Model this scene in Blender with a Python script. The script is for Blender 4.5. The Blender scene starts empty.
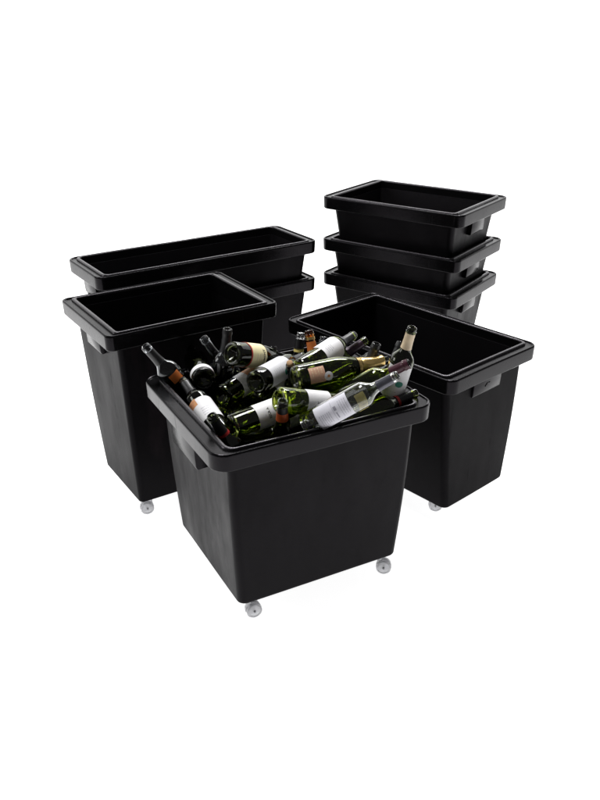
import bpy, bmesh, math, random
from mathutils import Vector, Matrix, noise as mnoise
random.seed(7)
scene = bpy.context.scene
COL = scene.collection

# ------------------------------------------------------------------ materials
def new_mat(name):
    m = bpy.data.materials.new(name); m.use_nodes = True
    nt = m.node_tree
    return m, nt, nt.nodes['Principled BSDF']

def noise(nt, scale, detail=3, rough=.5, coord='Object', stretch=None):
    tc = nt.nodes.new('ShaderNodeTexCoord')
    n = nt.nodes.new('ShaderNodeTexNoise')
    n.inputs['Scale'].default_value = scale; n.inputs['Detail'].default_value = detail; n.inputs['Roughness'].default_value = rough
    src = tc.outputs[coord]
    if stretch:
        mp = nt.nodes.new('ShaderNodeMapping'); mp.inputs['Scale'].default_value = stretch
        nt.links.new(src, mp.inputs['Vector']); src = mp.outputs['Vector']
    nt.links.new(src, n.inputs['Vector'])
    return n.outputs['Fac']

def ramp(nt, fac, a, b, ca, cb):
    r = nt.nodes.new('ShaderNodeValToRGB')
    r.color_ramp.elements[0].position = a; r.color_ramp.elements[1].position = b
    r.color_ramp.elements[0].color = (*ca, 1) if len(ca) == 3 else ca
    r.color_ramp.elements[1].color = (*cb, 1) if len(cb) == 3 else cb
    nt.links.new(fac, r.inputs['Fac'])
    return r.outputs['Color']

def bump(nt, bsdf, fac, strength, dist):
    b = nt.nodes.new('ShaderNodeBump'); b.inputs['Strength'].default_value = strength; b.inputs['Distance'].default_value = dist
    nt.links.new(fac, b.inputs['Height']); nt.links.new(b.outputs['Normal'], bsdf.inputs['Normal'])
    return b

def black_plastic(name, base, r0, r1, smear=False, spec=.075):
    m, nt, p = new_mat(name)
    big = noise(nt, 5, 4, .6)
    fine = noise(nt, 300, 4, .6)
    nt.links.new(ramp(nt, big, .3, .75, tuple(c * .85 for c in base), tuple(c * 1.2 for c in base)), p.inputs['Base Color'])
    nt.links.new(ramp(nt, noise(nt, 9, 5, .65, stretch=(1, 1, .35)), .3, .7, (r0,) * 3, (r1,) * 3), p.inputs['Roughness'])
    p.inputs['Specular IOR Level'].default_value = spec
    p.inputs['Specular Tint'].default_value = (.97, .90, 1, 1)
    # faint scratches and scuffs : local changes of gloss
    base_r = p.inputs['Roughness'].links[0].from_socket
    ad = nt.nodes.new('ShaderNodeMath'); ad.operation = 'ADD'; nt.links.new(base_r, ad.inputs[0])
    sc = ramp(nt, noise(nt, 26, 6, .75, stretch=(1, 1, .12)), .60, .70, (0, 0, 0), (.16, .16, .16))
    nt.links.new(sc, ad.inputs[1]); nt.links.new(ad.outputs[0], p.inputs['Roughness'])
    b1 = bump(nt, p, fine, .35, .0008)
    b2 = nt.nodes.new('ShaderNodeBump'); b2.inputs['Strength'].default_value = .25; b2.inputs['Distance'].default_value = .004
    nt.links.new(noise(nt, 4, 2, .4), b2.inputs['Height']); nt.links.new(b2.outputs['Normal'], b1.inputs['Normal'])
    if smear:      # chalky rub marks left on the wall
        mx = nt.nodes.new('ShaderNodeMix'); mx.data_type = 'RGBA'
        old = p.inputs['Base Color'].links[0].from_socket
        nt.links.new(old, mx.inputs[6]); mx.inputs[7].default_value = (.014, .010, .012, 1)
        f = ramp(nt, noise(nt, 7, 4, .6, stretch=(1.4, 1.4, .35)), .58, .72, (0, 0, 0), (.6, .6, .6))
        nt.links.new(f, mx.inputs[0]); nt.links.new(mx.outputs[2], p.inputs['Base Color'])
    return m

M_BODY = black_plastic('black_polyethylene', (.0046, .0042, .0048), .31, .54)
M_BODY_RUB = black_plastic('black_polyethylene_rubbed', (.0040, .0036, .0042), .38, .50, True, spec=.045)
M_BODY_MATT = black_plastic('black_polyethylene_matt', (.0046, .0042, .0048), .42, .54, spec=.04)
M_RIM = black_plastic('black_polyethylene_rim', (.0030, .0029, .0032), .15, .24, spec=.13)

M_LIP = black_plastic('black_polyethylene_highlight_lip', (.008, .0076, .0082), .20, .34, spec=.55)
M_MARK = black_plastic('black_polyethylene_mark', (.012, .012, .013), .25, .3, spec=.3)

def glass(name, col, rough=.02, ior=1.5):
    m, nt, p = new_mat(name)
    nt.links.new(ramp(nt, noise(nt, 30, 2, .5), .3, .7, tuple(c * .85 for c in col), tuple(min(1, c * 1.12) for c in col)), p.inputs['Base Color'])
    p.inputs['Transmission Weight'].default_value = 1
    p.inputs['IOR'].default_value = ior
    nt.links.new(ramp(nt, noise(nt, 14, 4, .7), .45, .75, (rough,) * 3, (rough + .10,) * 3), p.inputs['Roughness'])
    bump(nt, p, noise(nt, 18, 2, .5), .15, .002)
    return m
G = dict(
    green=glass('bottle_glass_green', (.25, .30, .07)),
    olive=glass('bottle_glass_olive', (.45, .54, .08)),
    dark=glass('bottle_glass_dark', (.13, .15, .07)),
    smoke=glass('bottle_glass_smoke', (.50, .52, .54)),
    amber=glass('bottle_glass_amber', (.62, .26, .05)),
    clear=glass('bottle_glass_clear', (.93, .96, .95)),
)

def paper(name, col, dirt=.10, rough=.6):
    m, nt, p = new_mat(name)
    nt.links.new(ramp(nt, noise(nt, 60, 5, .7), .35, .75, col, tuple(c * (1 - dirt) for c in col)), p.inputs['Base Color'])
    p.inputs['Roughness'].default_value = rough
    bump(nt, p, noise(nt, 260, 3, .6), .2, .0004)
    return m
def foil(name, col, rough=.3, metal=.9):
    m, nt, p = new_mat(name)
    nt.links.new(ramp(nt, noise(nt, 45, 4, .6), .3, .75, col, tuple(c * .7 for c in col)), p.inputs['Base Color'])
    p.inputs['Metallic'].default_value = metal; p.inputs['Roughness'].default_value = rough
    bump(nt, p, noise(nt, 120, 4, .6), .35, .0008)
    return m
P_WHITE = paper('label_paper_white', (.80, .79, .80))
P_LILAC = paper('label_paper_cool_white', (.74, .73, .80))
P_GREY = paper('label_paper_pearl', (.66, .66, .68), rough=.35)
P_CREAM = paper('label_paper_cream', (.80, .72, .42))
P_PEACH = paper('label_paper_peach', (.62, .36, .24), .25)
P_ORANGE = paper('label_paper_orange', (.72, .19, .03), .25)
P_TAN = paper('label_paper_tan', (.60, .27, .10), .2)
P_INK = paper('label_ink_black', (.03, .03, .035), .2)
P_INKGREY = paper('label_ink_grey', (.33, .32, .38), .2)
P_TEAL = paper('label_ink_teal', (.02, .20, .14), .3)
P_RED = paper('label_ink_red', (.45, .03, .02), .3)
P_YELLOW = paper('label_paper_yellow', (.75, .62, .18), .2)
F_GOLD = foil('foil_gold', (.78, .55, .22), .28, .95)
F_BLACK = foil('foil_black', (.010, .010, .011), .38, .0)
F_GREY = foil('foil_graphite', (.10, .10, .12), .25, .5)
F_WINE = foil('foil_wine_red', (.055, .012, .022), .35, .2)
F_PLUM = foil('foil_plum', (.035, .014, .03), .35, .2)
F_CREAM = foil('foil_cream', (.78, .62, .42), .4, .05)
F_RED = foil('foil_red', (.40, .02, .02), .35, .2)
F_ORANGE = foil('foil_orange', (.55, .10, .02), .4, .1)
CORK = paper('cork', (.42, .26, .13), .4, .8)

def caster_plastic():
    m, nt, p = new_mat('caster_frosted_plastic')
    nt.links.new(ramp(nt, noise(nt, 90, 3, .6), .3, .8, (.93, .93, .95), (.80, .80, .82)), p.inputs['Base Color'])
    p.inputs['Roughness'].default_value = .3; p.inputs['Transmission Weight'].default_value = .6
    return m
M_CASTER = caster_plastic()
M_STEEL = foil('caster_axle_steel', (.25, .25, .26), .35, .9)

# ------------------------------------------------------------------ object helpers
def link(name, me, mats, parent=None, weighted=False):
    o = bpy.data.objects.new(name, me); COL.objects.link(o)
    for m in (mats if isinstance(mats, (list, tuple)) else [mats]): me.materials.append(m)
    if parent: o.parent = parent
    if weighted:
        w = o.modifiers.new('weighted', 'WEIGHTED_NORMAL'); w.keep_sharp = True; w.weight = 70
    return o

def finish(bm, smooth=True, sharp=None):
    bmesh.ops.recalc_face_normals(bm, faces=bm.faces)
    me = bpy.data.meshes.new('m'); bm.to_mesh(me); bm.free()
    for f in me.polygons: f.use_smooth = smooth
    if sharp: me.set_sharp_from_angle(angle=math.radians(sharp))
    return me

def empty(name, loc, rz, label, cat, group=None):
    o = bpy.data.objects.new(name, None); COL.objects.link(o)
    o.empty_display_size = .1
    o.location = loc; o.rotation_euler = (0, 0, rz)
    o['label'] = label; o['category'] = cat
    if group: o['group'] = group
    return o

def rrect(L, W, r, n=6):
    pts = []
    for cx, cy, a0 in ((L / 2 - r, W / 2 - r, 0), (-L / 2 + r, W / 2 - r, 90), (-L / 2 + r, -W / 2 + r, 180), (L / 2 - r, -W / 2 + r, 270)):
        for i in range(n + 1):
            a = math.radians(a0 + 90 * i / n)
            pts.append((cx + r * math.cos(a), cy + r * math.sin(a)))
    out = []
    for i, p in enumerate(pts):                    # extra points along the straight sides
        out.append(p)
        if i % (n + 1) == n:
            q = pts[(i + 1) % len(pts)]
            for k in range(1, 8): out.append((p[0] + (q[0] - p[0]) * k / 8, p[1] + (q[1] - p[1]) * k / 8))
    return out

WARP = [0]
def warp(x, y, z):
    """the slight unevenness of moulded plastic"""
    v = mnoise.noise_vector(Vector((x * 3.1 + WARP[0] * 7.3, y * 3.1, z * 2.2)))
    return (x + v.x * .0013, y + v.y * .0013, z + v.z * .0014)

def loft(bm, rings, close_ends=True, cyclic=False):
    """rings: list of (L, W, corner radius, z)"""
    vs = [[bm.verts.new(warp(x, y, z)) for x, y in rrect(L, W, max(r, .001))] for (L, W, r, z) in rings]
    n = len(vs[0])
    pairs = list(zip(vs, vs[1:])) + ([(vs[-1], vs[0])] if cyclic else [])
    for a, b in pairs:
        for i in range(n):
            bm.faces.new((a[i], a[(i + 1) % n], b[(i + 1) % n], b[i]))
    if close_ends and not cyclic:
        bm.faces.new(vs[0]); bm.faces.new(list(reversed(vs[-1])))

ZB = .08
ZS = .03
def make_bin(name, loc, yaw, L, W, H, t1, tl, tw, label, group, depth=None, casters=True, mat=M_BODY, rim_h=.050, bow=.0, cr=.034, gw=.12, br=.014, trail=1, gh=.064, gc=0, back=.046, bcr=.022, gp=.013, mark=False, kw=.52, inset=.045):
    """H: rim height above loc.z ; bottom of the shell at zb"""
    root = empty(name, loc, yaw, label, 'plastic bin', group)
    H += ZS
    t1w = t1 * kw
    zb = ZB if depth is None else H - depth
    WARP[0] += 1
    # ---- body shell
    def ins(z):
        k = (H - z) / (H - zb)
        return t1 + (tl - t1) * k, t1w + (tw - t1w) * k
    rings = []
    T = .006
    R = br                                     # radius of the bottom edge
    CR = bcr                                 # radius of upright corners
    def ring(z, off, rr):
        a, b = ins(z)
        return (L - 2 * a - 2 * off, W - 2 * b - 2 * off, rr, z)
    rings.append((*[v for v in ring(zb, .13, .05)[:2]], .05, zb))
    rings.append((*[v for v in ring(zb, R + .004, .03)[:2]], .03, zb))
    for i in range(1, 7):
        a = math.radians(90 * i / 6)
        z = zb + R * .8 * (1 - math.cos(a))
        rings.append(ring(z, R * (1 - math.sin(a)), CR))
    nseg = 10
    z0, z1 = zb + R * .8, H - .030
    for i in range(1, nseg + 1):
        z = z0 + (z1 - z0) * i / nseg
        k = math.sin(math.pi * i / nseg)
        rings.append(ring(z, -bow * k, CR))
    # inner wall
    rings.append(ring(z1, T, CR - .010))
    for i in range(nseg - 1, -1, -2):
        z = z0 + (z1 - z0) * i / nseg
        k = math.sin(math.pi * i / nseg)
        rings.append(ring(z, T - bow * k, CR - .010))
    rings.append(ring(zb + .012, T + .012, CR))
    rings.append(ring(zb + T, T + .034, CR))
    bm = bmesh.new(); loft(bm, rings)
    link('body', finish(bm, True, 50), mat, root, True)
    # ---- rim : outer band, shallow channel, raised inner lip
    zr = H
    prof = [(t1 - .004, zr - rim_h), (.005, zr - rim_h), (.002, zr - rim_h + .001), (0, zr - rim_h + .004),
            (-.0012, zr - .007), (-.0008, zr - .003), (.0006, zr - .0008), (.0026, zr), (.0050, zr), (.0066, zr - .001), (.0076, zr - .004),
            (t1 - .0085, zr - .005), (t1 - .0078, zr - .002), (t1 - .0060, zr + .0012), (t1 - .0035, zr + .0022), (t1 + .002, zr + .0024),
            (t1 + .0045, zr + .0012), (t1 + .0058, zr - .0015), (t1 + .0068, zr - .006),
            (t1 + .0100, zr - rim_h - .004), (t1 + .0090, zr - rim_h - .006), (t1 + .003, zr - rim_h - .003)]
    rr = []
    for off, z in prof:
        rad = max(cr - off * .42, .012)
        rr.append((L - 2 * off, W - 2 * off * (kw if off > 0 else 1), rad, z))
    bm = bmesh.new(); loft(bm, rr, cyclic=True)
    me = finish(bm, True, 62)
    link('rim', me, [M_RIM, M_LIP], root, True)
    for f in me.polygons:                       # raised inner lip made paler and glossier to strengthen its highlight lines
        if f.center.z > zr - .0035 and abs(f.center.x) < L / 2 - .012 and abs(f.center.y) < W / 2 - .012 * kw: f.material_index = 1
    # ---- hand grips on the two short ends : a hooded lip hanging from the rim
    for s in (-1, 1):
        bm = bmesh.new()
        zt = zr - rim_h + .0015
        xo = L / 2 - t1 + gp
        def wall(z): return L / 2 - ins(z)[0] - .003
        sec = [(xo - .001, zt), (xo - .002, zt - gh * .5), (xo - .004, zt - gh * .90), (xo - .006, zt - gh * .97), (xo - .008, zt - gh),
               (wall(zt - gh), zt - gh * .97), (wall(zt - gh * .5), zt - gh * .5), (wall(zt), zt)]
        rows = []
        for wv, d in ((-gw / 2, .004), (-gw / 2 + .0012, .0012), (-gw / 2 + .004, 0), (gw / 2 - .004, 0), (gw / 2 - .0012, .0012), (gw / 2, .004)):
            rows.append([bm.verts.new((s * (x - (d if i < 5 else 0)), wv + gc, z)) for i, (x, z) in enumerate(sec)])
        n = len(sec)
        for a, b in zip(rows, rows[1:]):
            for i in range(n): bm.faces.new((a[i], a[(i + 1) % n], b[(i + 1) % n], b[i]))
        bm.faces.new(rows[0]); bm.faces.new(list(reversed(rows[-1])))
        hd = link('handle', finish(bm, True, 35), M_RIM, root)
        if mark and s > 0:
            bm = bmesh.new()
            for k, (w0, z0, w1, z1) in enumerate(((-.012, -.006, -.002, .004), (-.002, .004, .004, .000), (-.004, -.002, .010, .003))):
                zc = zt - gh * .52
                q = [(w0, z0 - .0015), (w1, z1 - .0015), (w1, z1 + .0015), (w0, z0 + .0015)]
                f = [bm.verts.new((xo - .0002 + k * .0002, gc + w, zc + z)) for w, z in q]; g2 = [bm.verts.new((xo - .004, gc + w, zc + z)) for w, z in q]
                bm.faces.new(f); bm.faces.new(g2[::-1])
                for i in range(4): bm.faces.new((f[i], f[(i + 1) % 4], g2[(i + 1) % 4], g2[i]))
            link('emblem', finish(bm, False), M_MARK, hd)
    # ---- casters
    if casters:
        a, b = ins(zb); near = -1 if yaw > 0 else 1
        for sx in (-1, 1):
            for sy in (-1, 1):
                caster(root, (sx * (L / 2 - a - (inset if sx == near and sy < 0 else max(back, .11) if sy > 0 else back)), sy * (W / 2 - b - (inset if sy < 0 else max(back, .10))), 0), yaw, zb, math.pi / 2 + (.35 if sx < 0 else -.12), trail)
    return root

def cyl(bm, r, x0, x1, cz, n=28, r2=None, bev=.002):
    """disc about the x axis with softened edges"""
    prof = [(x0, r - bev * 2), (x0 + bev * .5, r - bev * .6), (x0 + bev, r), (x1 - bev, r), (x1 - bev * .5, r - bev * .6), (x1, r - bev * 2)]
    if r2: prof = [(x0 + .002, r2), (x0 + .002, r * .72), (x0, r * .78)] + prof + [(x1, r * .78), (x1 - .002, r * .72), (x1 - .002, r2)]
    rows = [[bm.verts.new((x, q * math.cos(2 * math.pi * i / n), cz + q * math.sin(2 * math.pi * i / n))) for i in range(n)] for x, q in prof]
    for a, b in zip(rows, rows[1:]):
        for i in range(n): bm.faces.new((a[i], a[(i + 1) % n], b[(i + 1) % n], b[i]))
    bm.faces.new(rows[0]); bm.faces.new(list(reversed(rows[-1])))

def caster(root, loc, yaw, zb, turn, trail=1):
    R = .0225; ty = -.013 * trail
    bm = bmesh.new()                                        # mounting plate, stem and hood
    n = 20
    for r, z0, z1 in ((.020, zb - .004, zb + .0005), (.013, zb - .018, zb - .003), (.007, R * 1.2, zb - .010)):
        lo = [bm.verts.new((r * math.cos(2 * math.pi * i / n), r * math.sin(2 * math.pi * i / n), z0)) for i in range(n)]
        hi = [bm.verts.new((r * math.cos(2 * math.pi * i / n), r * math.sin(2 * math.pi * i / n), z1)) for i in range(n)]
        for i in range(n): bm.faces.new((lo[i], lo[(i + 1) % n], hi[(i + 1) % n], hi[i]))
        bm.faces.new(hi); bm.faces.new(list(reversed(lo)))
    prof = []
    for i in range(13):                                     # hood arc over the wheels
        a = math.radians(-10 + 200 * i / 12)
        prof.append((math.cos(a), math.sin(a)))
    for s0, s1 in ((-.0035, .0035),):
        v = [[bm.verts.new((x, ty + q * c, R + q * s)) for c, s in prof] for x, q in ((s0, R + .0015), (s1, R + .0015), (s1, R - .004), (s0, R - .004))]
        for a, b in zip(v, v[1:] + v[:1]):
            for i in range(12): bm.faces.new((a[i], a[i + 1], b[i + 1], b[i]))
        bm.faces.new([r[0] for r in v]); bm.faces.new([r[-1] for r in v][::-1])
    o = link('caster', finish(bm, True, 40), M_CASTER, root)
    o.location = loc; o.rotation_euler = (0, 0, -yaw + turn)
    for s in (-1, 1):
        bm = bmesh.new(); x0, x1 = sorted((s * .0042, s * .0150))
        cyl(bm, R, x0, x1, R, r2=R * .28)
        w = link('wheel', finish(bm, True, 35), M_CASTER, o); w.location = (0, ty, 0)
    bm = bmesh.new(); cyl(bm, .0032, -.0165, .0165, R, n=12, bev=.0006)
    x = link('axle', finish(bm, True, 35), M_STEEL, o); x.location = (0, ty, 0)

STACK_L = 'black bins stacked on the left'
STACK_R = 'black bins stacked on the right'
front = make_bin('storage_bin', (-.045, 2.161, 0), .489, .660, .552, .564, .045, .072, .046,
    'black plastic bin in front, heaped with empty wine bottles', 'black wheeled plastic bins', bow=.003, cr=.046, gw=.18, br=.014, gh=.076, gc=-.015, gp=.036, back=.028)
make_bin('storage_bin', (-.431, 2.617, 0), .571, .589, .415, .677, .036, .074, .050,
    'tall narrow empty black bin at the left with rubbed grey end wall', 'black wheeled plastic bins', mat=M_BODY_RUB, bow=.002, cr=.022, br=.008, trail=-1, back=.13, bcr=.016, inset=.055)
make_bin('storage_bin', (.366, 2.683, 0), -.831, .748, .455, .545, .038, .034, .066,
    'wide empty black bin on the right, in front of the three-bin stack', 'black wheeled plastic bins', bow=.003, gw=.145, br=.012, mark=True, mat=M_BODY_MATT, inset=.092, trail=-1, back=.14)
make_bin('storage_bin', (-.404, 3.205, 0), .584, .936, .315, .533, .033, .080, .062,
    'lower of the two long narrow black bins stacked behind the tall left bin', STACK_L)
make_bin('storage_bin', (-.404, 3.205, .157), .584, .936, .315, .533, .033, .080, .062,
    'upper, open long narrow black bin of the stack behind the tall left bin', STACK_L, depth=.44, casters=False)
make_bin('storage_bin', (.479, 3.520, 0), -.614, .634, .448, .500, .039, .080, .080,
    'bottom black bin of the three-high stack, half hidden by the wide bin before it', STACK_R)
make_bin('storage_bin', (.479, 3.520, .152), -.614, .640, .450, .500, .039, .082, .082,
    'middle black bin of the three-high stack, between two other rims', STACK_R, depth=.40, casters=False)
make_bin('storage_bin', (.481, 3.520, .330), -.614, .644, .453, .500, .039, .075, .075,
    'topmost shallow black bin of the three-high stack, open and empty', STACK_R, depth=.36, casters=False)

# ------------------------------------------------------------------ bottles
BORD = [(0, .026), (.0, .030), (.001, .0335), (.004, .0358), (.009, .0368), (.06, .0370), (.12, .0370), (.184, .0370), (.192, .0364), (.199, .0345), (.205, .0310),
        (.211, .0262), (.217, .0218), (.223, .0185), (.231, .0163), (.243, .0150), (.262, .0143), (.280, .0139), (.2825, .0141), (.2835, .0158), (.287, .0160),
        (.2875, .0150), (.2895, .0146), (.297, .0144), (.3000, .0132)]
BURG = [(0, .026), (.0, .031), (.001, .0345), (.005, .0370), (.012, .0378), (.06, .0380), (.11, .0380), (.135, .0376), (.150, .0362), (.165, .0338), (.180, .0305),
        (.195, .0265), (.208, .0228), (.222, .0193), (.236, .0168), (.250, .0154), (.265, .0146), (.280, .0142), (.2825, .0144), (.2835, .0160), (.288, .0162),
        (.2885, .0148), (.297, .0146), (.3000, .0134)]
CHAMP = [(0, .028), (.0, .034), (.001, .0385), (.006, .0418), (.014, .0428), (.06, .0430), (.12, .0430), (.142, .0424), (.158, .0406), (.172, .0376), (.188, .0330),
         (.203, .0280), (.218, .0236), (.232, .0204), (.248, .0178), (.264, .0162), (.280, .0152), (.288, .0150), (.2895, .0166), (.297, .0168), (.298, .0154), (.310, .0146)]
PROF = dict(bord=BORD, burg=BURG, champ=CHAMP)

def radius_at(kind, z):
    p = PROF[kind]
    for (z0, r0), (z1, r1) in zip(p, p[1:]):
        if z0 <= z <= z1 and z1 > z0: return r0 + (r1 - r0) * (z - z0) / (z1 - z0)
    return p[-1][1]

def lathe_bm(prof, n=40, caps=False):
    bm = bmesh.new(); rows = []
    for z, r in prof:
        if r < 1e-5: rows.append([bm.verts.new((0, 0, z))])
        else: rows.append([bm.verts.new((r * math.cos(2 * math.pi * i / n), r * math.sin(2 * math.pi * i / n), z)) for i in range(n)])
    for a, b in zip(rows, rows[1:]):
        for i in range(n):
            A = a[i % len(a)], a[(i + 1) % len(a)]; B = b[i % len(b)], b[(i + 1) % len(b)]
            vs = []
            for v in (A[0], A[1], B[1], B[0]):
                if v not in vs: vs.append(v)
            if len(vs) > 2: bm.faces.new(vs)
    return bm

def refine(prof, k=2):
    out = []
    for i in range(len(prof) - 1):
        p0 = prof[max(i - 1, 0)]; p1 = prof[i]; p2 = prof[i + 1]; p3 = prof[min(i + 2, len(prof) - 1)]
        out.append(p1)
        if .185 < p1[0] < .26 or (len(prof) < 24 and .11 < p1[0] < .27):
            t = .5; out.append((p1[0] * .5 + p2[0] * .5, (-p0[1] + 9 * p1[1] + 9 * p2[1] - p3[1]) / 16))
    out.append(prof[-1]); return out

GLASS_MESH = {}
def glass_mesh(kind, gl):
    if (kind, gl) in GLASS_MESH: return GLASS_MESH[(kind, gl)]
    p = refine(PROF[kind])
    top = p[-1][0]; t = .0028
    punt = [(.024, 0), (.0215, .007), (.016, .014), (.007, .021), (.0015, .026)]
    outer = punt + p
    inner = [(top + .0006, p[-1][1] - .0012), (top, p[-1][1] - .0030)]
    for z, r in reversed(p):
        if z > top - .004 or z < .016: continue
        rr = r - t
        if z > .28: rr = min(rr, .0105)
        inner.append((z, rr))
    inner += [(.012, p[5][1] - .006), (.009, p[5][1] - .011), (.013, .022), (.020, .014), (.0265, .006), (.029, 0)]
    me = finish(lathe_bm(outer + inner), True)
    me.materials.append(G[gl]); GLASS_MESH[(kind, gl)] = me
    return me

def sleeve(kind, z0, z1, a0, a1, off, n=24, nz=8, rbump=0):
    """a paper or foil piece wrapped on the glass, with a real (thin) thickness"""
    bm = bmesh.new(); full = abs(a1 - a0) >= 2 * math.pi - 1e-3
    def grid(o):
        g = []
        for j in range(nz + 1):
            z = z0 + (z1 - z0) * j / nz; r = radius_at(kind, min(z, PROF[kind][-1][0])) + o
            g.append([bm.verts.new((r * math.cos(a0 + (a1 - a0) * i / n), r * math.sin(a0 + (a1 - a0) * i / n), z)) for i in range(n if full else n + 1)])
        return g
    A = grid(off); B = grid(off - .0004 if not rbump else off - rbump)
    m = len(A[0])
    for g in (A, B):
        for a, b in zip(g, g[1:]):
            for i in range(m if full else m - 1): bm.faces.new((a[i], a[(i + 1) % m], b[(i + 1) % m], b[i]))
    for j in (0, nz):
        for i in range(m if full else m - 1): bm.faces.new((A[j][i], A[j][(i + 1) % m], B[j][(i + 1) % m], B[j][i]))
    if not full:
        for i in (0, m - 1):
            for j in range(nz): bm.faces.new((A[j][i], A[j + 1][i], B[j + 1][i], B[j][i]))
    return finish(bm, True, 60)

def disc_on(kind, zc, ac, rad, off, n=28, sz=1.0):
    bm = bmesh.new(); r0 = radius_at(kind, zc)
    c = bm.verts.new(((r0 + off) * math.cos(ac), (r0 + off) * math.sin(ac), zc)); rows = []
    for q in (.33, .66, 1):
        row = []
        for i in range(n):
            t = 2 * math.pi * i / n; z = zc + rad * q * sz * math.cos(t); a = ac + rad * q * math.sin(t) / r0
            r = radius_at(kind, z) + off
            row.append(bm.verts.new((r * math.cos(a), r * math.sin(a), z)))
        rows.append(row)
    for i in range(n): bm.faces.new((c, rows[0][i], rows[0][(i + 1) % n]))
    for a, b in zip(rows, rows[1:]):
        for i in range(n): bm.faces.new((a[i], a[(i + 1) % n], b[(i + 1) % n], b[i]))
    return finish(bm, True)

def text_on(kind, body, size, zc, ac, off, across=True, flip=1):
    cu = bpy.data.curves.new('t', 'FONT'); cu.body = body; cu.size = size; cu.align_x = 'CENTER'; cu.align_y = 'CENTER'; cu.offset = size * .012
    to = bpy.data.objects.new('t', cu); COL.objects.link(to)
    dg = bpy.context.evaluated_depsgraph_get()
    me = bpy.data.meshes.new_from_object(to.evaluated_get(dg)); bpy.data.objects.remove(to)
    r0 = radius_at(kind, zc)
    for v in me.vertices:
        x, y = v.co.x, v.co.y
        if not across: x, y = -y, x
        a = ac + flip * x / r0; z = zc + flip * y; r = radius_at(kind, z) + off
        v.co = Vector((r * math.cos(a), r * math.sin(a), z))
    return me

def lines_on(kind, specs, off):
    """printed rules and word-length strokes: (z, angle, length along the arc, thickness)"""
    bm = bmesh.new()
    for z, a, ln, th in specs:
        r0 = radius_at(kind, z); n = max(1, int(ln / .004))
        for i in range(n):
            p = []
            for (u, w) in ((i / n, 0), ((i + 1) / n, 0), ((i + 1) / n, 1), (i / n, 1)):
                aa = a + (u - .5) * ln / r0; zz = z + (w - .5) * th; r = radius_at(kind, zz) + off
                p.append(bm.verts.new((r * math.cos(aa), r * math.sin(aa), zz)))
            bm.faces.new(p)
    return finish(bm, True)

def words(z0, z1, ac, width, rows, th, seed, gap=.0016):
    rnd = random.Random(seed); out = []
    for k in range(rows):
        z = z0 + (z1 - z0) * k / max(rows - 1, 1); x = -width / 2
        end = width / 2 * rnd.uniform(.6, 1)
        while x < end:
            w = rnd.uniform(.002, .007)
            out.append((z, ac + (x + w / 2) / .037, w, th)); x += w + gap
    return out

CAM = Vector((0, 0, 1.5914))
def make_bottle(key, pose, kind, gl, label, extra, group='empty wine bottles heaped in the front bin', roll=0):
    b, m = Vector(pose[0]), Vector(pose[1])
    ax = (m - b).normalized(); mid = (b + m) / 2
    x = CAM - mid; x = (x - ax * x.dot(ax)).normalized(); y = ax.cross(x)
    rot = Matrix((x, y, ax)).transposed().to_quaternion() @ Matrix.Rotation(roll, 3, 'Z').to_quaternion()
    root = bpy.data.objects.new('wine_bottle', None); COL.objects.link(root); root.empty_display_size = .05
    root.rotation_mode = 'QUATERNION'; root.rotation_quaternion = rot; root.location = b
    root.scale = (.938,) * 3
    root['label'] = label; root['category'] = 'bottle'; root['group'] = group
    g = bpy.data.objects.new('glass', glass_mesh(kind, gl)); COL.objects.link(g); g.parent = root
    last = None
    for e in extra:
        t = e[0]
        if t == 'label':
            _, z0, z1, half, ac, mat = e
            last = link('label', sleeve(kind, z0, z1, ac - half, ac + half, .0008), mat, root)
        elif t == 'band':
            _, z0, z1, mat = e
            last = link('band', sleeve(kind, z0, z1, 0, 2 * math.pi, .0014, 32, 2), mat, root)
        elif t == 'capsule':
            _, z0, z1, mat = e
            last = link('capsule', sleeve(kind, z0, z1, 0, 2 * math.pi, .0007, 32, 16), mat, root)
        elif t == 'foil':
            _, z0, z1, mat = e
            bm = lathe_bm([(z0, radius_at(kind, z0) + .0005), (z0 + .001, radius_at(kind, z0) + .0022), (z0 + .02, radius_at(kind, z0 + .02) + .0016), (z0 + .05, radius_at(kind, z0 + .05) + .002), (z1 - .02, .0175), (z1 - .008, .0180), (z1 - .004, .0172), (z1 - .0035, .0160)], 40)
            for v in bm.verts:
                a = math.atan2(v.co.y, v.co.x); k = 1 + .025 * math.sin(a * 9 + v.co.z * 90) + .02 * math.sin(a * 17)
                if v.co.z > z0 + .01: v.co.x *= k; v.co.y *= k
            last = link('foil', finish(bm, True), mat, root)
        elif t == 'cork':
            bm = lathe_bm([(.294, 0), (.294, .0090), (.304, .0098), (.3115, .0094), (.3125, .0080), (.3125, 0)], 24)
            last = link('cork', finish(bm, True, 40), CORK, root)
        elif t == 'seal':
            _, zc, ac, rad, mat, mat2 = e
            s = link('seal', disc_on(kind, zc, ac, rad, .0016), mat, root)
            if mat2: link('emblem', disc_on(kind, zc, ac, rad * .32, .0020), mat2, s)
        elif t == 'dot':
            _, zc, ac, rad, mat = e
            link('emblem', disc_on(kind, zc, ac, rad, .0013, sz=.85), mat, last)
        elif t == 'text':
            _, body, size, zc, ac, across, flip, mat = e
            link('lettering', text_on(kind, body, size, zc, ac, .0012, across, flip), mat, last)
        elif t == 'lines':
            _, specs, mat = e
            link('lettering', lines_on(kind, specs, .0012), mat, last)
    return root

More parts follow.
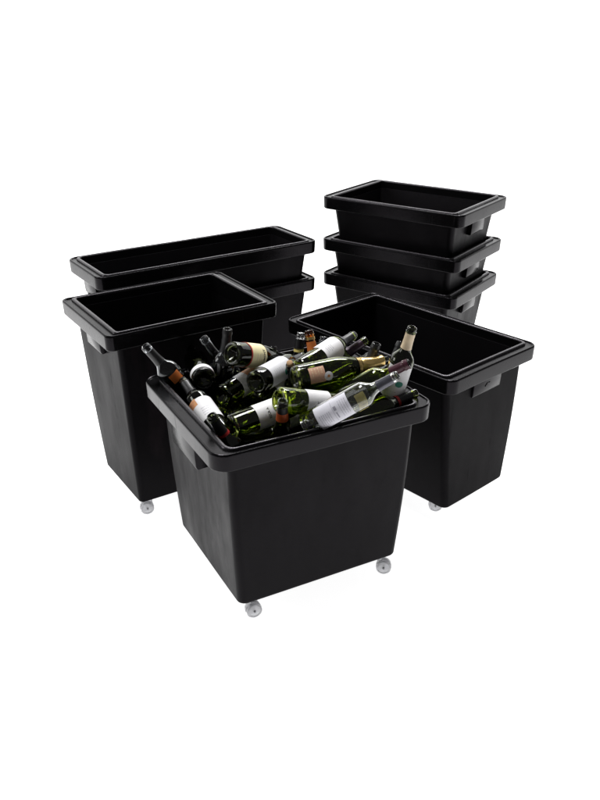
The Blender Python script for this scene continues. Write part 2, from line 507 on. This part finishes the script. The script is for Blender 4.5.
POSE = {
    'b01': ((-0.2882, 2.2638, 0.4789), (-0.4419, 2.2108, 0.7081)),
    'b02': ((-0.2007, 1.9619, 0.5379), (-0.3375, 2.1972, 0.608)),
    'b03': ((-0.238, 2.1269, 0.3026), (-0.3323, 2.1389, 0.567)),
    'b04': ((-0.1029, 1.9509, 0.382), (-0.2293, 1.9239, 0.6315)),
    'b05': ((-0.1403, 2.3427, 0.4527), (-0.2881, 2.3204, 0.6906)),
    'b06': ((-0.2462, 2.263, 0.4597), (-0.2095, 2.2687, 0.7383)),
    'b07': ((-0.1938, 2.1927, 0.6917), (-0.0253, 2.3939, 0.5913)),
    'b08': ((-0.2749, 2.1845, 0.614), (-0.3466, 2.4558, 0.5998)),
    'b09': ((-0.2226, 2.1642, 0.5704), (-0.0603, 2.393, 0.5874)),
    'b10': ((-0.1225, 2.1143, 0.6377), (0.0098, 2.3611, 0.6149)),
    'b11': ((-0.1812, 1.9713, 0.5728), (0.0598, 2.1118, 0.6065)),
    'b12': ((-0.0554, 1.9759, 0.3891), (-0.0444, 1.9355, 0.667)),
    'b13': ((-0.0577, 1.9673, 0.6543), (0.1742, 2.1012, 0.569)),
    'b14': ((-0.0001, 2.1829, 0.6422), (0.167, 2.4075, 0.6664)),
    'b15': ((-0.0158, 2.1146, 0.6447), (0.2505, 2.2288, 0.6578)),
    'b16': ((-0.0221, 2.3365, 0.5057), (0.2072, 2.4151, 0.6478)),
    'b17': ((0.0123, 1.9534, 0.5828), (0.2512, 1.9533, 0.7309)),
    'b18': ((0.244, 2.1439, 0.5238), (0.3046, 2.1232, 0.7974)),
    'b19': ((0.0671, 2.1356, 0.5566), (0.295, 2.079, 0.711)),
    'b20': ((0.0821, 1.9939, 0.5465), (0.3259, 2.1219, 0.6026)),
    'b21': ((0.1957, 2.1817, 0.4493), (0.2955, 2.2631, 0.6991)),
    'b22': ((0.137, 2.2481, 0.4332), (0.2219, 2.2476, 0.7011)),
    'b23': ((-0.0306, 2.3808, 0.3883), (0.0027, 2.4364, 0.6617)),
    'b24': ((0.0765, 2.2557, 0.4427), (0.0265, 2.3446, 0.7046)),
    'b25': ((-0.0909, 2.3115, 0.3637), (-0.0855, 2.4121, 0.626)),
    'b26': ((0.0138, 2.3244, 0.4297), (-0.0277, 2.1764, 0.6649)),
    'b27': ((-0.1232, 2.1831, 0.5363), (0.0279, 2.4129, 0.5943)),
    'b28': ((-0.0751, 2.0656, 0.5367), (0.1188, 2.2688, 0.5304)),
    'b29': ((0.0297, 2.3993, 0.366), (0.0759, 2.4827, 0.6303)),
    'b31': ((-0.193, 1.9835, 0.5098), (0.0024, 2.175, 0.4457)),
    'b33': ((0.0506, 2.1813, 0.5847), (0.2201, 2.405, 0.5983)),
    'b30': ((-0.2501, 2.1609, 0.5025), (-0.0469, 2.3546, 0.5136)),
    'f9': ((-0.1011, 2.0969, 0.4131), (0.0244, 2.346, 0.3787)),
    'fa': ((0.2058, 2.0626, 0.4576), (0.0804, 2.2986, 0.3706)),
    'f1': ((-0.2432, 2.0294, 0.4828), (-0.0465, 2.2283, 0.5086)),
    'f2': ((0.0823, 1.9956, 0.4856), (0.113, 2.2744, 0.5028)),
    'f3': ((0.0702, 2.196, 0.4718), (-0.194, 2.2886, 0.4481)),
    'f4': ((-0.1697, 2.0226, 0.4162), (0.1071, 2.0629, 0.4424)),
    'f5': ((0.0238, 2.1478, 0.3914), (0.0897, 2.4181, 0.4306)),
    'f6': ((-0.1193, 2.0718, 0.4225), (-0.3202, 2.268, 0.4311)),
    'f7': ((-0.1524, 2.0702, 0.3365), (0.076, 2.2337, 0.3452)),
    'f8': ((0.2411, 2.1151, 0.3623), (-0.0366, 2.0782, 0.384)),
}
PI = math.pi
SPEC = {
 'b01': ('bord', 'smoke', 'smoky bottle leaning at the left rim with an orange patch on its shoulder',
    [('label', .155, .186, .50, .15, P_ORANGE), ('capsule', .228, .281, F_BLACK)]),
 'b02': ('bord', 'dark', 'white label bottle with a small orange square, just inside the left rim',
    [('label', .075, .165, 1.5, .1, P_WHITE), ('lines', words(.090, .118, .2, .026, 4, .0014, 44), P_INKGREY), ('label', .140, .168, .42, -.55, P_TAN), ('lines', words(.146, .160, -.55, .016, 3, .0012, 4), P_RED), ('capsule', .225, .2815, F_BLACK)]),
 'b03': ('bord', 'clear', 'clear glass mouth peeping up beside the left rim, its bottle buried',
    []),
 'b04': ('bord', 'dark', 'black capped bottle mouth with a thin red ring near the front left corner',
    [('capsule', .236, .2815, F_BLACK), ('band', .228, .236, F_RED)]),
 'b05': ('bord', 'smoke', 'smoky slim neck and glass shoulder rising at the back left of the heap',
    []),
 'b06': ('bord', 'smoke', 'upright bottle neck behind the cream labelled bottle, glinting clear mouth',
    [('capsule', .225, .299, F_BLACK)]),
 'b07': ('burg', 'dark', 'bottle lying on top with a cream label edged in red, base to the viewer',
    [('label', .055, .123, 1.75, .1, P_CREAM), ('text', 'CLIMENT', .0135, .111, .1, True, -1, P_INK), ('lines', [(.098, .1, .030, .0012), (.090, .1, .020, .0009), (.078, .1, .026, .0009)], P_INKGREY),
     ('band', .050, .0552, P_RED), ('capsule', .232, .262, F_BLACK), ('capsule', .2625, .2815, F_RED)]),
 'b08': ('bord', 'dark', 'dark bottle end on at the left, round base outlined by a white label behind',
    [('label', .018, .042, 1.7, .5, P_WHITE)]),
 'b09': ('bord', 'green', 'green bottle under the cream labelled one, white label with a tan top strip',
    [('label', .062, .104, 1.25, .1, P_WHITE), ('label', .1045, .150, 1.25, .1, P_TAN), ('capsule', .225, .2815, F_BLACK)]),
 'b10': ('bord', 'dark', 'bottle with a pearly label and dark green oval, round base facing front',
    [('label', .040, .160, 1.6, -.1, P_GREY), ('dot', .120, .45, .010, P_TEAL), ('lines', words(.06, .10, .2, .028, 5, .0013, 9), P_INKGREY), ('capsule', .225, .2815, F_BLACK)]),
 'b11': ('bord', 'green', 'dark green bottle low in the middle, white label with tiny black letters',
    [('label', .072, .162, 1.45, .1, P_WHITE), ('text', 'BELA A', .0105, .108, .0, True, -1, P_INK), ('lines', [(.104, .1, .012, .001), (.095, .1, .006, .001)], P_INKGREY), ('capsule', .225, .2815, F_BLACK)]),
 'b12': ('burg', 'green', 'upright bottle at the front rim with an orange band round its black neck',
    [('capsule', .262, .2815, F_BLACK), ('band', .238, .262, F_ORANGE), ('label', .060, .135, 1.5, 0, P_WHITE)]),
 'b13': ('bord', 'olive', 'olive bottle lying level in the centre, base behind the orange ringed neck',
    [('label', .080, .160, 1.5, .2, P_WHITE), ('lines', [(.112, .1, .016, .0016), (.112, .55, .006, .0016)], P_INK), ('capsule', .225, .2815, F_BLACK)]),
 'b14': ('bord', 'green', 'bottle on top at the back with a big white label and black capsule',
    [('label', .098, .186, 1.5, .1, P_WHITE), ('lines', words(.115, .140, -.2, .022, 4, .0016, 12), P_INKGREY), ('capsule', .225, .2815, F_BLACK)]),
 'b15': ('champ', 'green', 'large champagne bottle with gold foil neck, peach label and round white seal',
    [('label', .035, .084, .56, -.02, P_PEACH), ('lines', words(.045, .074, -.25, .018, 4, .0016, 5), P_CREAM), ('seal', .093, .22, .0135, P_WHITE, P_TAN),
     ('foil', .218, .300, F_GOLD), ('band', .205, .2165, F_GOLD), ('band', .2175, .2245, F_BLACK)]),
 'b16': ('bord', 'green', 'plum capsule neck poking up behind the gold foil bottle',
    [('capsule', .222, .2815, F_PLUM)]),
 'b17': ('bord', 'clear', 'clear glass bottle lying along the front rim with a printed white label',
    [('label', .048, .150, 1.05, .1, P_LILAC), ('lines', words(.058, .088, .35, .034, 6, .0013, 21) + words(.122, .142, .1, .046, 4, .0012, 22) + [(.100, .1, .060, .0008), (.107, -.1, .012, .008), (.107, .45, .018, .0035)], P_INKGREY), ('label', .158, .186, .9, 2.5, P_YELLOW), ('capsule', .235, .2815, F_GREY)]),
 'b18': ('bord', 'dark', 'tallest bottle, standing at the right with cream capsule and green dotted label',
    [('label', .078, .182, 1.1, .1, P_WHITE), ('dot', .128, .35, .0115, P_TEAL), ('lines', words(.10, .12, .1, .02, 2, .001, 3), P_INKGREY), ('capsule', .232, .2815, F_CREAM), ]),
 'b19': ('bord', 'olive', 'green bottle with wine red capsule, neck crossing before the tallest bottle',
    [('capsule', .238, .2990, F_WINE)]),
 'b20': ('bord', 'green', 'dark bottle with a red ring on its neck, at the right front corner',
    [('capsule', .235, .2815, F_BLACK), ('band', .226, .235, F_RED)]),
 'b21': ('bord', 'smoke', 'glassy dark neck standing just left of the cream capsule',
    [('capsule', .225, .299, F_BLACK)]),
 'b22': ('bord', 'smoke', 'black neck standing upright above the end of the gold foil',
    [('capsule', .225, .299, F_BLACK)]),
 'b23': ('bord', 'clear', 'slim clear neck with a pale yellow ring, left of its orange collared twin',
    [('band', .236, .244, P_YELLOW), ('band', .248, .279, F_BLACK)]),
 'b24': ('bord', 'amber', 'slim amber neck with an orange collar label at the back of the heap',
    [('label', .226, .264, 1.6, .2, P_ORANGE), ('band', .270, .279, F_GOLD)]),
 'b25': ('bord', 'smoke', 'round clear mouth standing behind the red neck of the cream labelled bottle',
    [('capsule', .225, .299, F_BLACK)]),
 'b26': ('bord', 'dark', 'bottle neck closed with a tan cork in the middle of the heap',
    [('cork',), ('capsule', .238, .2815, F_BLACK)]),
 'b27': ('bord', 'olive', 'bottle half buried in the centre showing only a strip of white label',
    [('label', .070, .160, 1.7, -.2, P_WHITE)]),
 'b28': ('bord', 'olive', 'bottle under the clear one, pale label and bright green glass showing at the front',
    [('label', .035, .140, 1.7, -.2, P_WHITE)]),
 'b30': ('bord', 'olive', 'olive glass bottle low between two labelled bottles left of centre, mostly in shadow',
    [('capsule', .225, .2815, F_BLACK)]),
 'b31': ('bord', 'dark', 'near black bottle low along the front rim, under the orange ringed neck',
    [('label', .07, .15, 1.2, 1.2, P_WHITE)]),
 'b33': ('bord', 'green', 'green bottle half hidden beneath the gold foil neck',
    [('capsule', .225, .299, F_BLACK)]),
 'b29': ('bord', 'smoke', 'small glass mouth just showing over the big white label at the back',
    []),
}
for k in sorted(SPEC):
    kind, gl, lab, ex = SPEC[k]
    make_bottle(k, POSE[k], kind, gl, lab, ex)
for k in sorted(POSE):
    if k.startswith('f'):
        make_bottle(k, POSE[k], 'bord', 'green' if k[1] in '1357a' else 'dark', 'dark green bottle buried under the upper bottles of the heap',
            [('capsule', .225, .2815, F_BLACK)], group='bottles buried at the bottom of the heap')

# ------------------------------------------------------------------ white studio sweep with added glow
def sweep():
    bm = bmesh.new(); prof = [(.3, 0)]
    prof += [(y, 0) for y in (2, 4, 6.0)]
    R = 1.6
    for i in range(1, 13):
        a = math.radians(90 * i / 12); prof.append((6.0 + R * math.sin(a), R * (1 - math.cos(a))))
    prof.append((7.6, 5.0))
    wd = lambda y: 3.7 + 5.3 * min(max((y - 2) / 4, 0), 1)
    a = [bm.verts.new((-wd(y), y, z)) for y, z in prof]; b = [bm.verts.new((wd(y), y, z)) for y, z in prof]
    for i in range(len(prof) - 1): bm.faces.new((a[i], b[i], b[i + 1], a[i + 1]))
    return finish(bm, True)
m, nt, p = new_mat('glowing_white_backdrop')
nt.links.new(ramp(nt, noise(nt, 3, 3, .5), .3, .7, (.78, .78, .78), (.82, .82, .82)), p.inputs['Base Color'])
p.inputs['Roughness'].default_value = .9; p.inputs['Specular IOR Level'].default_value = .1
p.inputs['Emission Color'].default_value = (1, 1, 1, 1); p.inputs['Emission Strength'].default_value = .95  # added emission, no real source: keeps the floor white where shadows would fall
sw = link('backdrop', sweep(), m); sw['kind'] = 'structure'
sw['label'] = 'seamless white studio sweep with added glow'

# ------------------------------------------------------------------ light
w = bpy.data.worlds.new('World'); scene.world = w; w.use_nodes = True
bg = w.node_tree.nodes['Background']; bg.inputs['Color'].default_value = (1, 1, 1, 1); bg.inputs['Strength'].default_value = .10

def softbox(loc, aim, sx, sy, power, col=(1, 1, 1)):
    l = bpy.data.lights.new('softbox', 'AREA'); l.shape = 'RECTANGLE'; l.size = sx; l.size_y = sy; l.energy = power; l.color = col
    o = bpy.data.objects.new('softbox', l); COL.objects.link(o); o.location = loc
    o.rotation_euler = (Vector(aim) - Vector(loc)).to_track_quat('-Z', 'Y').to_euler()
    return o
softbox((-.4, 2.9, 3.6), (0, 2.6, .5), 1.5, .9, 112)
softbox((-3.4, 2.4, 2.0), (-1.2, 3.2, .0), 1.4, 1.8, 35)
softbox((.6, 5.3, 3.5), (0, 2.6, .5), 2.2, .5, 110)  # unseen lamp added above and behind to bring out the lip highlights

# ------------------------------------------------------------------ camera
cd = bpy.data.cameras.new('camera'); co = bpy.data.objects.new('camera', cd); COL.objects.link(co)
co.location = CAM; co.rotation_euler = (math.radians(90 - 25.4436), 0, 0)
cd.sensor_fit = 'VERTICAL'; cd.sensor_height = 36; cd.lens = 36 * 834.31 / 800
cd.shift_y = -.0007
cd.clip_end = 100
scene.camera = co

scene.view_settings.view_transform = 'Standard'; scene.view_settings.look = 'None'
scene.view_settings.exposure = 0; scene.view_settings.gamma = 1
scene.render.engine = 'CYCLES'
cy = scene.cycles
cy.max_bounces = 16; cy.transmission_bounces = 14; cy.glossy_bounces = 6; cy.diffuse_bounces = 4
cy.sample_clamp_indirect = 6; cy.use_denoising = True; cy.caustics_reflective = True; cy.caustics_refractive = True
